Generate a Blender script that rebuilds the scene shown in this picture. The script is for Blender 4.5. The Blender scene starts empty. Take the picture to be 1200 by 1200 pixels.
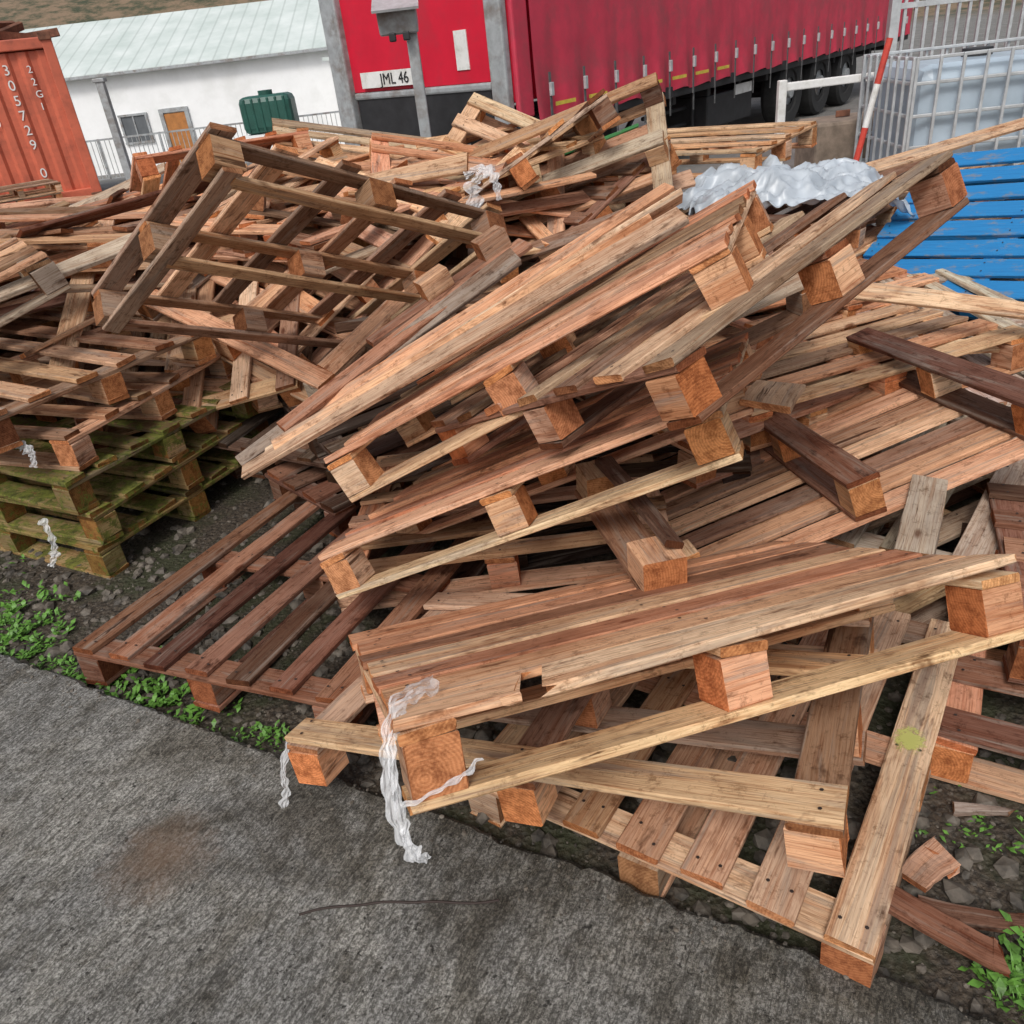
import bpy, math, random
from mathutils import Matrix, Vector, Quaternion, Euler, noise
random.seed(7)
scene=bpy.context.scene
COL=bpy.context.collection
# ------------------------------------------------------------ material helpers
def newmat(name):
    m=bpy.data.materials.new(name); m.use_nodes=True
    nt=m.node_tree; nt.nodes.clear()
    out=nt.nodes.new('ShaderNodeOutputMaterial'); b=nt.nodes.new('ShaderNodeBsdfPrincipled')
    nt.links.new(b.outputs[0],out.inputs[0])
    return m,nt,b
class N:
    def __init__(s,nt): s.nt=nt
    def node(s,t,**k):
        n=s.nt.nodes.new(t)
        for a,v in k.items(): setattr(n,a,v)
        return n
    def link(s,a,b): s.nt.links.new(a,b)
    def noise(s,vec,scale,detail=3,rough=.6,dist=0.0,both=False):
        n=s.node('ShaderNodeTexNoise'); n.inputs['Scale'].default_value=scale
        n.inputs['Detail'].default_value=min(detail,4); n.inputs['Roughness'].default_value=rough
        n.inputs['Distortion'].default_value=dist
        if vec is not None: s.link(vec,n.inputs['Vector'])
        if both:
            sp=s.node('ShaderNodeSeparateColor'); s.link(n.outputs['Color'],sp.inputs[0]); return sp.outputs[0],sp.outputs[1],sp.outputs[2]
        return n.outputs['Fac']
    def mapping(s,vec,scale=(1,1,1),rot=(0,0,0),loc=(0,0,0)):
        n=s.node('ShaderNodeMapping'); n.inputs['Scale'].default_value=scale
        n.inputs['Rotation'].default_value=rot; n.inputs['Location'].default_value=loc
        s.link(vec,n.inputs['Vector']); return n.outputs[0]
    def ramp(s,fac,stops):
        n=s.node('ShaderNodeValToRGB'); e=n.color_ramp.elements
        while len(e)<len(stops): e.new(.5)
        for i,(p,c) in enumerate(stops):
            e[i].position=p
            e[i].color=(c,c,c,1) if not hasattr(c,'__len__') else (*c,1)
        s.link(fac,n.inputs[0]); return n.outputs[0]
    def mix(s,fac,a,b,mode='MIX'):
        n=s.node('ShaderNodeMix',data_type='RGBA',blend_type=mode)
        for inp,val in ((0,fac),(6,a),(7,b)):
            if hasattr(val,'is_linked'): s.link(val,n.inputs[inp])
            elif isinstance(val,(int,float)): n.inputs[inp].default_value=val
            else: n.inputs[inp].default_value=(*val,1)
        return n.outputs[2]
    def math(s,op,a,b=0.0):
        n=s.node('ShaderNodeMath',operation=op)
        for i,v in enumerate((a,b)):
            if hasattr(v,'is_linked'): s.link(v,n.inputs[i])
            else: n.inputs[i].default_value=v
        return n.outputs[0]
    def bump(s,h,b,strength=.3,dist=.01):
        n=s.node('ShaderNodeBump'); n.inputs['Strength'].default_value=strength
        n.inputs['Distance'].default_value=dist
        s.link(h,n.inputs['Height']); s.link(n.outputs[0],b.inputs['Normal'])
def simple(name,col,rough=.6,metal=0.0,var=.25,scale=8,bump=.15,dirt=None,dscale=3):
    m,nt,b=newmat(name); n=N(nt)
    pos=n.node('ShaderNodeTexCoord').outputs['Object']
    f=n.noise(pos,scale,4,.65)
    lo=tuple(c*(1-var) for c in col); hi=tuple(min(1,c*(1+var)) for c in col)
    c=n.mix(n.ramp(f,[(.3,0.0),(.7,1.0)]),lo,hi)
    if dirt:
        d=n.ramp(n.noise(pos,dscale,4,.7),[(.48,0.0),(.68,1.0)])
        c=n.mix(d,c,dirt)
    n.link(c,b.inputs['Base Color']); b.inputs['Roughness'].default_value=rough
    b.inputs['Metallic'].default_value=metal
    if bump: n.bump(f,b,bump,.01)
    return m
# ------------------------------------------------------------ wood
def wood_material(name='weathered_wood',moss=0):
    m,nt,b=newmat(name); n=N(nt)
    uv=n.node('ShaderNodeUVMap',uv_map='UVMap').outputs[0]
    at=n.node('ShaderNodeAttribute',attribute_name='bcol')
    base=at.outputs['Color']; endf=at.outputs['Alpha']
    fine=n.noise(n.mapping(uv,(7,210,1)),1,3,.75,.15)
    med,grey,crk=n.noise(n.mapping(uv,(1.8,26,1)),1,4,.68,.7,both=True)
    blot,b2,_=n.noise(n.mapping(uv,(5.5,15,1)),1,4,.75,.3,both=True)
    c=n.mix(n.ramp(fine,[(.36,.85),(.53,0.0)]),base,n.mix(1.0,base,(.58,.47,.40),'MULTIPLY'))
    c=n.mix(n.ramp(med,[(.36,.75),(.49,0.0)]),c,n.mix(1.0,c,(.70,.50,.39),'MULTIPLY'))
    c=n.mix(n.ramp(med,[(.53,0.0),(.68,.65)]),c,n.mix(1.0,c,(1.20,1.16,1.10),'MULTIPLY'))
    c=n.mix(n.ramp(grey,[(.53,0.0),(.66,.58)]),c,(.28,.235,.195))
    c=n.mix(n.ramp(b2,[(.55,0.0),(.70,.7)]),c,n.mix(1.0,c,(.54,.42,.36),'MULTIPLY'))
    c=n.mix(n.ramp(blot,[(.57,0.0),(.68,.88)]),c,n.mix(1.0,c,(.28,.21,.18),'MULTIPLY'))
    c=n.mix(n.ramp(crk,[(.31,.9),(.345,0.0)]),c,n.mix(1.0,base,(.14,.095,.075),'MULTIPLY'))
    v=n.node('ShaderNodeTexVoronoi',feature='F1'); v.inputs['Scale'].default_value=1.0
    n.link(n.mapping(uv,(3.3,8.5,1)),v.inputs['Vector'])
    kn=n.ramp(v.outputs['Distance'],[(.05,1.0),(.10,0.0)])
    c=n.mix(n.math('MULTIPLY',kn,.8),c,n.mix(1.0,base,(.28,.14,.09),'MULTIPLY'))
    pos=n.node('ShaderNodeNewGeometry').outputs['Position']
    g2,g3,_=n.noise(pos,29,4,.85,0,both=True)
    c=n.mix(n.ramp(g2,[(.55,0.0),(.68,.7)]),c,n.mix(1.0,c,(.40,.33,.28),'MULTIPLY'))
    g=n.noise(pos,2.6,3,.65)
    c=n.mix(n.ramp(g,[(.50,0.0),(.70,.55)]),c,n.mix(1.0,c,(.48,.41,.36),'MULTIPLY'))
    r=n.node('ShaderNodeTexWave',wave_type='RINGS',rings_direction='Z'); n.link(n.mapping(uv,(1,1,1)),r.inputs['Vector'])
    r.inputs['Scale'].default_value=46; r.inputs['Distortion'].default_value=3; r.inputs['Detail'].default_value=2
    e=n.mix(n.ramp(r.outputs['Fac'],[(.1,0.0),(.9,.5)]),n.mix(1.0,base,(.72,.46,.30),'MULTIPLY'),n.mix(1.0,base,(1.02,.74,.52),'MULTIPLY'))
    e=n.mix(n.ramp(g3,[(.42,0.0),(.62,.8)]),e,n.mix(1.0,e,(.38,.29,.25),'MULTIPLY'))
    c=n.mix(endf,c,e)
    if moss:
        geo=n.node('ShaderNodeNewGeometry'); sn=n.node('ShaderNodeSeparateXYZ'); n.link(geo.outputs['Normal'],sn.inputs[0])
        mf=n.math('ADD',n.noise(pos,7,4,.75),n.math('MULTIPLY',n.math('SUBTRACT',g2,.5),1.0))
        mf=n.math('ADD',mf,n.math('MULTIPLY',sn.outputs['Z'],.05))
        mc=n.mix(n.ramp(g3,[(.35,0.0),(.65,1.0)]),(.035,.048,.012),(.17,.19,.035))
        c=n.mix(n.ramp(mf,[(.49,0.0),(.60,.88)]),n.mix(1.0,c,(.66,.63,.52),'MULTIPLY'),mc)
    n.link(c,b.inputs['Base Color'])
    b.inputs['Roughness'].default_value=.85
    b.inputs['Specular IOR Level'].default_value=.12
    n.bump(fine,b,.8,.003)
    return m
WOOD=wood_material(); MOSSY=wood_material('mossy_wood',1)
m,nt,b=newmat('rusty_nail'); b.inputs['Base Color'].default_value=(.03,.018,.014,1); b.inputs['Roughness'].default_value=.7; NAIL=m
def painted(name,lo,hi):
    m,nt,b=newmat(name); n=N(nt)
    uv=n.node('ShaderNodeUVMap',uv_map='UVMap').outputs[0]
    fine=n.noise(n.mapping(uv,(5,110,1)),1,4,.65)
    blot=n.noise(n.mapping(uv,(7,14,1)),1,4,.7)
    c=n.mix(fine,lo,hi)
    c=n.mix(n.ramp(blot,[(.54,0.0),(.64,.65)]),c,(.20,.20,.19))
    n.link(c,b.inputs['Base Color']); b.inputs['Roughness'].default_value=.6
    n.bump(fine,b,.4,.003); return m
BLUE=painted('blue_painted_wood',(.008,.12,.33),(.022,.26,.58)); GREENP=painted('green_painted_wood',(.02,.12,.04),(.08,.30,.08))
TONES={
 'fresh':[(.84,.55,.33),(.80,.49,.28),(.86,.61,.39),(.76,.45,.25),(.70,.47,.31)],
 'red':[(.76,.39,.225),(.80,.44,.26),(.68,.32,.18),(.84,.53,.33),(.70,.42,.265)],
 'brown':[(.58,.35,.21),(.68,.42,.26),(.44,.255,.16),(.74,.50,.32),(.50,.35,.245),(.32,.195,.13)],
 'dark':[(.23,.11,.072),(.29,.145,.092),(.17,.088,.06),(.37,.19,.125)],
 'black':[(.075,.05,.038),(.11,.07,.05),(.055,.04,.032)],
 'grey':[(.48,.39,.30),(.40,.33,.26),(.58,.47,.36),(.32,.255,.195)],
 'pale':[(.62,.54,.44),(.55,.47,.38),(.68,.58,.47)],
 'green':[(.42,.33,.18),(.50,.38,.2),(.36,.28,.15),(.54,.38,.22)],
 'mix':[(.82,.53,.32),(.66,.38,.23),(.26,.145,.095),(.48,.38,.28),(.74,.45,.28),(.42,.25,.155)],
}
class MB:
    def __init__(s): s.v=[];s.f=[];s.uv=[];s.c=[];s.mi=[]
    def board(s,M,l,w,t,col,rng,ch=.003,bow=.003,broken=0.0,seg=5):
        y=w/2;z=t/2;ch=min(ch,t*.3)
        prof=[(-y+ch,-z),(y-ch,-z),(y,-z+ch),(y,z-ch),(y-ch,z),(-y+ch,z),(-y,z-ch),(-y,-z+ch)]
        per=[0]
        for i in range(8):
            a=prof[i];bb=prof[(i+1)%8]; per.append(per[-1]+math.hypot(a[0]-bb[0],a[1]-bb[1]))
        base=len(s.v); ou=rng.uniform(0,60); ov=rng.uniform(0,60)
        bz=rng.uniform(-bow,bow); by=rng.uniform(-bow,bow); tw=rng.uniform(-bow,bow)*3
        xs=[-l/2+l*i/seg for i in range(seg+1)]
        for i,x in enumerate(xs):
            k=2*x/l
            for (py,pz) in prof:
                xx=x+rng.uniform(-.0025,.0025)
                if broken and i==seg: xx-=rng.uniform(0,broken)
                yy=py+by*(1-k*k)+rng.uniform(-.0012,.0012); zz=pz+bz*(1-k*k)+tw*k*py/max(w,.01)+rng.uniform(-.0007,.0007)
                s.v.append(M@Vector((xx,yy,zz)))
        for i in range(seg):
            for j in range(8):
                a=base+i*8+j; b2=base+i*8+(j+1)%8
                s.f.append((a,b2,b2+8,a+8)); s.mi.append(0)
                u0=xs[i]+ou;u1=xs[i+1]+ou;v0=per[j]+ov;v1=per[j+1]+ov
                s.uv+=[(u0,v0),(u0,v1),(u1,v1),(u1,v0)]; s.c+=[(*col,0.0)]*4
        ro=(rng.uniform(-.12,.12),rng.uniform(-.12,.12))
        for i,rev in ((0,True),(seg,False)):
            idx=list(range(8))
            if rev: idx=idx[::-1]
            s.f.append(tuple(base+i*8+j for j in idx)); s.mi.append(0)
            s.uv+=[(prof[j][0]+ro[0],prof[j][1]+ro[1]) for j in idx]; s.c+=[(*col,1.0)]*8
    def nail(s,M,x,y,z,r=.0042):
        b0=len(s.v)
        for k in range(6): s.v.append(M@Vector((x+r*math.cos(k*1.047),y+r*math.sin(k*1.047),z)))
        s.f.append(tuple(range(b0,b0+6))); s.mi.append(1)
        s.uv+=[(0,0)]*6; s.c+=[(.1,.1,.1,1)]*6
    def build(s,name,mat=None):
        me=bpy.data.meshes.new(name); me.from_pydata(s.v,[],s.f)
        u=me.uv_layers.new(name='UVMap'); u.data.foreach_set('uv',[a for p in s.uv for a in p])
        ca=me.color_attributes.new('bcol','FLOAT_COLOR','CORNER'); ca.data.foreach_set('color',[a for p in s.c for a in p])
        me.materials.append(mat or WOOD); me.materials.append(NAIL)
        me.polygons.foreach_set('material_index',s.mi); me.update()
        o=bpy.data.objects.new(name,me); COL.objects.link(o); return o
def T(x,y,z): return Matrix.Translation((x,y,z))
R90=Matrix.Rotation(math.pi/2,4,'Z'); R180=Matrix.Rotation(math.pi,4,'Z')
def vary(col,rng,a=.26):
    k=rng.uniform(1-a,1+a*.45); return tuple(min(.86,c*k*rng.uniform(.95,1.05)) for c in col)
def pallet(pos,rot,L=1.2,W=1.0,H=.15,tone='mix',seed=0,n=7,bottom='X',missing=0.0,name='wooden_pallet',mat=None,drop=(),bw=None,nails=True,frame_tone=None,block_tone=None,broken=(),fw=.096,split=None):
    rng=random.Random(seed*977+13); mb=MB(); tb=.0185
    pal=TONES[tone]; pf=TONES[frame_tone or tone]; pb=TONES[block_tone or frame_tone or tone]
    bwid=fw; h0=-H/2
    zb=h0+tb/2; zs=h0+H-1.5*tb; zd=h0+H-.5*tb; bh=H-3*tb; zk=h0+tb+bh/2
    bx=.095; by_=.095
    xs=[-L/2+bx/2,0,L/2-bx/2]; ys=[-W/2+by_/2,0,W/2-by_/2]
    if bottom=='X':
        for i,y in enumerate(ys):
            if ('b',i) in drop: continue
            mb.board(T(0,y,zb),L,bwid,tb,vary(rng.choice(pf),rng),rng)
    elif bottom=='Y':
        for i,x in enumerate(xs):
            if ('b',i) in drop: continue
            mb.board(T(x,0,zb)@R90,W,bwid,tb,vary(rng.choice(pf),rng),rng)
    else:
        for i,y in enumerate((ys[0],ys[2])):
            mb.board(T(0,y,zb),L,bwid,tb,vary(rng.choice(pf),rng),rng)
        for i,x in enumerate(xs):
            mb.board(T(x,0,zb)@R90,W-2*bwid-.004,bwid,tb-.001,vary(rng.choice(pf),rng),rng)
    for x in xs:
        for y in ys:
            mb.board(T(x+rng.uniform(-.005,.005),y+rng.uniform(-.005,.005),zk)@Matrix.Rotation(rng.uniform(-.06,.06),4,'Z')@(R90 if rng.random()<.5 else Matrix.Identity(4)),bx-.003,by_-.003,bh-.001,vary(rng.choice(pb),rng),rng,seg=1,bow=0)
    for i,x in enumerate(xs):
        if ('s',i) in drop: continue
        mb.board(T(x,0,zs)@R90,W-.003,bwid-.002,tb-.001,vary(rng.choice(pf),rng),rng)
    wd=bw or rng.choice([.075,.09,.1])
    gap=(W-n*wd)/(n-1)
    for i in range(n):
        if ('d',i) in drop or (0<i<n-1 and rng.random()<missing): continue
        y=-W/2+wd/2+i*(wd+gap)
        br=.12 if i in broken else 0
        ll=L-(.25 if br else 0)
        col=vary(rng.choice(pal),rng)
        if rng.random()<.14: col=tuple(q*.5 for q in col)
        if split and split[0]==i:
            s_=split[1]
            mb.board(T(-L/2+s_/2,y,zd)@Matrix.Rotation(-.03,4,'Z'),s_,wd*.95,tb,(.78,.48,.29),rng,broken=.09)
            mb.board(T(s_/2-.02,y-.004,zd+.008)@Matrix.Rotation(-.012,4,'Y')@R180,L-s_+.02,wd,tb,(.84,.58,.37),rng,broken=.06)
            continue
        mb.board(T(-(L-ll)/2+rng.uniform(-.007,.007),y+rng.uniform(-.005,.005),zd)@Matrix.Rotation(rng.uniform(-.012,.012),4,'Z'),ll,wd*rng.uniform(.92,1.03),tb,col,rng,broken=br)
        if nails:
            for x in xs:
                for dy in (-.25,.25):
                    mb.nail(Matrix.Identity(4),x+rng.uniform(-.02,.02),y+dy*wd,h0+H+.0035)
    o=mb.build(name,mat)
    o.matrix_world=T(*pos)@rot
    return o
def RV(w):
    v=Vector(w); return Quaternion(v.normalized(),v.length).to_matrix().to_4x4()
def RE(x,y,z): return Euler((math.radians(x),math.radians(y),math.radians(z)),'ZYX').to_matrix().to_4x4()
def frame_ab(a,b,roll):
    a=Vector(a);b=Vector(b);d=b-a; X=d.normalized(); up=Vector((0,0,1)); Y=up.cross(X).normalized(); Z=X.cross(Y)
    return T(*((a+b)/2))@Matrix((X,Y,Z)).transposed().to_4x4()@Matrix.Rotation(math.radians(roll),4,'X'),d.length
def boardobj(a,b,w=.1,t=.019,tone='fresh',roll=0,seed=0,broken=0,name='wooden_board',mat=None):
    M,l=frame_ab(a,b,roll)
    rng=random.Random(seed+5); mb=MB()
    mb.board(Matrix.Identity(4),l,w,t,vary(rng.choice(TONES[tone]),rng),rng,bow=.008,broken=broken,seg=8)
    o=mb.build(name,mat); o.matrix_world=M; return o
def runner(a,b,tone,btone,seed,roll=0,w=.1,blocks=(-1,0,1),top=False,bh=.09):
    M,l=frame_ab(a,b,roll); rng=random.Random(seed); mb=MB(); t=.02
    mb.board(Matrix.Identity(4),l,w,t,vary(rng.choice(TONES[tone]),rng),rng)
    for k in blocks: mb.board(T(k*(l/2-.055),rng.uniform(-.004,.004),t/2+bh/2),.11,w-.006,bh,vary(rng.choice(TONES[btone]),rng),rng,seg=1,bow=0)
    if top: mb.board(T(0,0,t+bh+.001),l,w-.004,t,vary(rng.choice(TONES[tone]),rng),rng)
    o=mb.build('pallet_runner'); o.matrix_world=M; return o
# ------------------------------------------------------------ key pallets (measured poses)
A=pallet((.499,1.533,.072),RV((-.04,-.008,.927)),1.06,.94,tone='brown',seed=1,n=7,bottom='X',bw=.095)
B=pallet((.125,1.5,.236),RV((-.147,-.14,-.489)),1.27,.76,tone='fresh',seed=2,n=4,bottom='X',drop=(('d',1),('b',0)),bw=.095,block_tone='red',frame_tone='brown')
C=pallet((.268,1.403,.483),RV((-.456,.007,.28)),1.226,.806,tone='red',seed=3,n=7,bw=.102,frame_tone='fresh',block_tone='red',split=(0,.26))
D=pallet((.97,2.467,.365),RV((21.656,.894,3.008)),1.19,1.055,tone='red',seed=4,n=9,bottom='Y',bw=.09,frame_tone='dark',block_tone='fresh',drop=(('b',0),))
E=pallet((.19,2.374,.858),RV((-.129,-.471,-.358)),1.271,.9,tone='red',seed=5,n=7,bw=.08,frame_tone='fresh')
F=pallet((.56,2.253,.917),RV((-.336,-.29,.657)),1.238,1.023,tone='brown',seed=6,n=7,bw=.085,frame_tone='dark',block_tone='red')
G=pallet((-.661,3.138,1.0),RV((3.3821,-.695,-3.9081))@R90,1.03,1.18,tone='brown',seed=7,n=6,bottom='P',frame_tone='brown',block_tone='brown',bw=.08,fw=.06,missing=.15)
I=pallet((-.704,2.409,.071),RV((-.058,.028,1.127)),1.233,1.006,.14,tone='dark',seed=8,n=7,bw=.085)
J1=pallet((.147,2.289,.5),RV((-.235,-.381,-.334)),1.246,.95,tone='red',seed=9,n=6,bw=.11,frame_tone='fresh')
J2=pallet((-.02,2.60,.175),RV((-.0263,-.06,-.0785)),1.1,.9,tone='brown',seed=10,n=6,frame_tone='red')
BL=pallet((2.64,3.98,.60),RV((.4049,-.3486,-.9255)),1.34,1.1,tone='grey',seed=11,n=8,bw=.112,name='blue_pallet',mat=BLUE)
K1=pallet((-.576,5.452,1.06),RV((.2038,.2648,.2097)),tone='fresh',seed=12,n=6)
K2=pallet((1.506,5.745,.898),RV((.0255,-.0301,-.7079)),tone='fresh',seed=13,n=5,bw=.09)
pallet((.27,5.35,.98),RE(40,8,-30),.9,.7,tone='fresh',seed=14,n=4)
pallet((-1.45,5.0,1.02),RE(4,-13,62),1.2,1.0,tone='fresh',seed=15,n=6)
runner((.345,1.56,.475),(.25,2.12,.47),'dark','fresh',3,w=.115,blocks=(-1,1),bh=.085)
boardobj((.372,1.60,.585),(.28,2.1,.575),w=.05,tone='dark',seed=31,roll=10)
runner((.72,2.02,.72),(.80,2.13,.73),'fresh','fresh',5,blocks=(),w=.14)
# left stack
sx,sy=-1.861,3.431
tn=['green','green','green','brown','brown']
for i in range(5):
    off=(0,0) if i<3 else ((-.07,.03) if i==3 else (-.12,-.03))
    pallet((sx+off[0],sy+off[1],.072+i*.147),RE(0,0,150.4+(0,2,-1,7,-4)[i]),1.2,1.0,.144,tone=tn[i],seed=20+i,n=7 if i<3 else 6,mat=MOSSY if i<3 else None,frame_tone='green' if i<3 else 'brown')
pallet((-2.35,3.3,.90),RE(8,-14,35),tone='brown',seed=31,n=5,missing=.3,frame_tone='grey')
boardobj((-2.25,3.0,.93),(-1.35,3.75,1.1),tone='grey',seed=32,w=.1,roll=12)
# supports under the front piles
pallet((1.35,2.45,.075),RE(0,0,24),tone='mix',seed=40,n=6)
pallet((1.72,2.2,.22),RE(3,-4,48),tone='grey',seed=41,n=6)
pallet((.45,3.0,.075),RE(0,0,10),tone='black',seed=42,n=7)  # inner fill pallets toned black, shade of the pile's gaps put into the colour
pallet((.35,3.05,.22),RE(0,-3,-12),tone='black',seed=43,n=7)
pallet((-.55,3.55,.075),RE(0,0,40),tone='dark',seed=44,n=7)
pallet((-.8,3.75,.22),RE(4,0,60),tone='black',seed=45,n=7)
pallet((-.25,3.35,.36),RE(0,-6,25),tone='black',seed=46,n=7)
pallet((.9,3.1,.34),RE(0,4,30),tone='brown',seed=46,n=7)
pallet((1.32,3.18,.37),RE(-4,-4,14),tone='red',seed=47,n=7)
pallet((.55,3.3,.62),RE(8,-9,20),tone='mix',seed=48,n=7)
pallet((1.70,1.44,.072),RE(0,0,-32.3),tone='dark',seed=49,n=5,frame_tone='red')
pallet((1.74,1.62,.22),RE(0,2,-25),tone='dark',seed=56,n=5,frame_tone='dark',L=.9,W=.8)
runner((1.03,1.72,.30),(1.22,2.02,.34),'grey','brown',8,w=.1,top=True,bh=.07)
pallet((2.18,3.32,.33),RE(6,0,98),tone='pale',seed=50,n=7,bw=.08)
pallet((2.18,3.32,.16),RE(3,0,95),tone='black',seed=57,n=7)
pallet((2.3,2.75,.1),RE(0,0,20),tone='mix',seed=51,n=6)
pallet((2.7,3.9,.09),RE(0,0,50),tone='mix',seed=52,n=6)
pallet((2.8,4.05,.25),RE(0,-8,38),tone='brown',seed=53,n=6)
# heap behind
rg=random.Random(42)
def env(x,y):
    h=1.0*min(1,max(0,(y-2.7)/1.5))
    if y>5.6: h*=max(.3,1-(y-5.6)*.45)
    if x>.5: h*=max(.4,1-(x-.5)*.30)
    if x<-2.2: h*=max(.7,1+(x+2.2)*.2)
    return h
k=0
for layer,(hf,cnt) in enumerate(((.2,12),(.5,16),(.78,20),(.98,24))):
    for i in range(cnt):
        x=-3.5+5.4*((i+.5)/cnt)+rg.uniform(-.35,.35); y=rg.uniform(3.75,6.1)
        if layer>=2 and i%2==0: y=rg.uniform(3.7,4.8)
        z=env(x,y)*hf+rg.uniform(-.03,.05)
        tilt=(4,8,12,13)[layer]
        slope=16 if y<4.3 and layer>1 else 0
        flip=180 if rg.random()<.3 else 0
        args=dict(tone=rg.choice(['mix','brown','brown','red','fresh','red','dark','mix'] if layer>1 else ['dark','black','brown']),seed=100+k,n=rg.choice([5,5,6]),bottom=rg.choice('XXP'),missing=.18)  # lower layers get darker wood tones, painting in the shade inside the heap
        R_=RE(slope+rg.gauss(0,tilt)*.8+flip,rg.gauss(0,tilt),rg.choice([0,90])+rg.gauss(20,25)); L_=rg.choice([1.2,1.2,1.1]); W_=rg.choice([.8,1.0,1.0])
        k+=1
        if layer>=1 and x>1.15: continue
        pallet((x,y,max(z,.08)),R_,L_,W_,**args)
for i in range(60):
    x=rg.uniform(-3,1.1); y=rg.uniform(3.5,5.8); z=env(x,y)+rg.uniform(.0,.12)
    a=rg.gauss(.5,.7); l=rg.uniform(.3,.6)
    boardobj((x-l*math.cos(a),y-l*math.sin(a),z+rg.uniform(-.13,.08)),(x+l*math.cos(a),y+l*math.sin(a),z+rg.uniform(-.08,.13)),tone=rg.choice(['fresh','brown','red','mix','dark']),seed=300+i,roll=rg.uniform(-40,40),w=rg.choice([.05,.07,.1]))
boardobj((.45,4.95,1.06),(1.0,5.3,1.12),w=.09,seed=77,roll=-20,mat=GREENP); boardobj((.55,4.9,1.02),(.75,5.4,1.08),w=.08,seed=78,roll=15,mat=GREENP)
# loose long boards lying over the middle pile
boardobj((-.80,2.25,.60),(.60,2.46,1.16),tone='brown',seed=1,roll=15,w=.07)
boardobj((-.74,2.33,.62),(.63,2.60,1.19),tone='fresh',seed=2,roll=-25,w=.05)
boardobj((-.66,2.45,.64),(.62,2.72,1.20),tone='red',seed=3,roll=20,w=.07)
boardobj((-.70,2.29,.655),(.52,2.50,1.14),tone='fresh',seed=4,roll=50,w=.05)
boardobj((-.85,2.38,.576),(.118,2.863,1.01),tone='grey',seed=4,roll=30,w=.06)
boardobj((-.70,2.42,.66),(.16,2.95,1.03),tone='dark',seed=6,roll=10,w=.07)
runner((-.42,2.75,.80),(.10,2.98,1.02),'dark','brown',12,w=.08,blocks=(0,1),bh=.07)
boardobj((1.46,3.13,.66),(2.05,2.72,.60),tone='fresh',seed=8,roll=40,w=.07)
boardobj((1.55,3.0,.45),(2.3,2.80,.47),tone='fresh',seed=18,roll=20,w=.07)
boardobj((.66,1.03,.05),(.85,.855,.035),tone='dark',seed=9,w=.06,broken=.06)
boardobj((.75,1.05,.03),(.86,1.10,.045),tone='brown',seed=10,w=.07,broken=.05)
boardobj((.74,1.0,.02),(.96,.93,.02),tone='dark',seed=11,w=.04,broken=.05)
boardobj((.93,1.22,.02),(1.06,1.19,.02),tone='grey',seed=13,w=.02,broken=.03)
boardobj((2.25,5.0,.775),(3.6,5.25,.94),tone='fresh',seed=12,w=.1,roll=20)
boardobj((2.05,4.75,.70),(2.75,5.1,.80),tone='brown',seed=14,w=.1,roll=10)
# ------------------------------------------------------------ ground / slab
def sm(t): t=max(0,min(1,t)); return t*t*(3-2*t)
def gz(x,y):
    z=-1.5*sm((y-16)/22)*sm((6-x)/8)
    r=math.hypot(x,y)
    if y>0 or r>60:
        z+=34*sm((r-75)/130)*(.8+.35*noise.noise(Vector((x*.012,y*.012,0))))
    if r<12: z+=.02*noise.noise(Vector((x*1.3,y*1.3,3)))*sm((r-0)/2)
    return z
def axis(lo,hi):
    out=[];v=0;step=.12
    while v<hi: out.append(v); v+=step; step*=1.045
    out.append(hi); neg=[];v=-.12;step=.12
    while v>lo: neg.append(v); v-=step; step*=1.045
    neg.append(lo); return sorted(neg+out)
xs=axis(-420,420); ys=axis(-80,450)
verts=[(x,y,gz(x,y)) for y in ys for x in xs]; nx=len(xs)
faces=[(j*nx+i,j*nx+i+1,(j+1)*nx+i+1,(j+1)*nx+i) for j in range(len(ys)-1) for i in range(nx-1)]
me=bpy.data.meshes.new('ground'); me.from_pydata(verts,[],faces); me.polygons.foreach_set('use_smooth',[True]*len(faces))
g=bpy.data.objects.new('ground',me); COL.objects.link(g)
m,nt,b=newmat('damp_soil_ground'); n=N(nt)
pos=n.node('ShaderNodeNewGeometry').outputs['Position']
f1=n.noise(pos,60,4,.75); f2=n.noise(pos,3,4,.65)
v=n.node('ShaderNodeTexVoronoi'); v.inputs['Scale'].default_value=60; n.link(pos,v.inputs['Vector'])
c=n.mix(n.ramp(f1,[(.38,0.0),(.66,1.0)]),(.016,.012,.008),(.095,.072,.05))
c=n.mix(n.ramp(v.outputs['Distance'],[(.15,.35),(.35,0.0)]),c,(.15,.13,.105))
c=n.mix(n.ramp(f2,[(.45,0.0),(.58,.85)]),c,(.03,.034,.012))
sep=n.node('ShaderNodeSeparateXYZ'); n.link(pos,sep.inputs[0])
far=n.ramp(n.math('DIVIDE',sep.outputs['Y'],120.0),[(.04,0.0),(.07,1.0)])
c2=n.mix(n.ramp(n.noise(pos,1.2,4,.7),[(.3,0.0),(.7,1.0)]),(.13,.125,.115),(.24,.23,.215))
c=n.mix(far,c,c2)
hill=n.ramp(n.math('DIVIDE',sep.outputs['Y'],120.0),[(.45,0.0),(.6,1.0)])
hc=n.mix(n.ramp(n.noise(pos,.35,4,.8),[(.40,0.0),(.58,1.0)]),(.04,.05,.02),(.22,.15,.09))
c=n.mix(hill,c,hc)
n.link(c,b.inputs['Base Color']); b.inputs['Roughness'].default_value=.7
n.bump(n.math('ADD',f1,v.outputs['Distance']),b,.7,.012)
g.data.materials.append(m)
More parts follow.
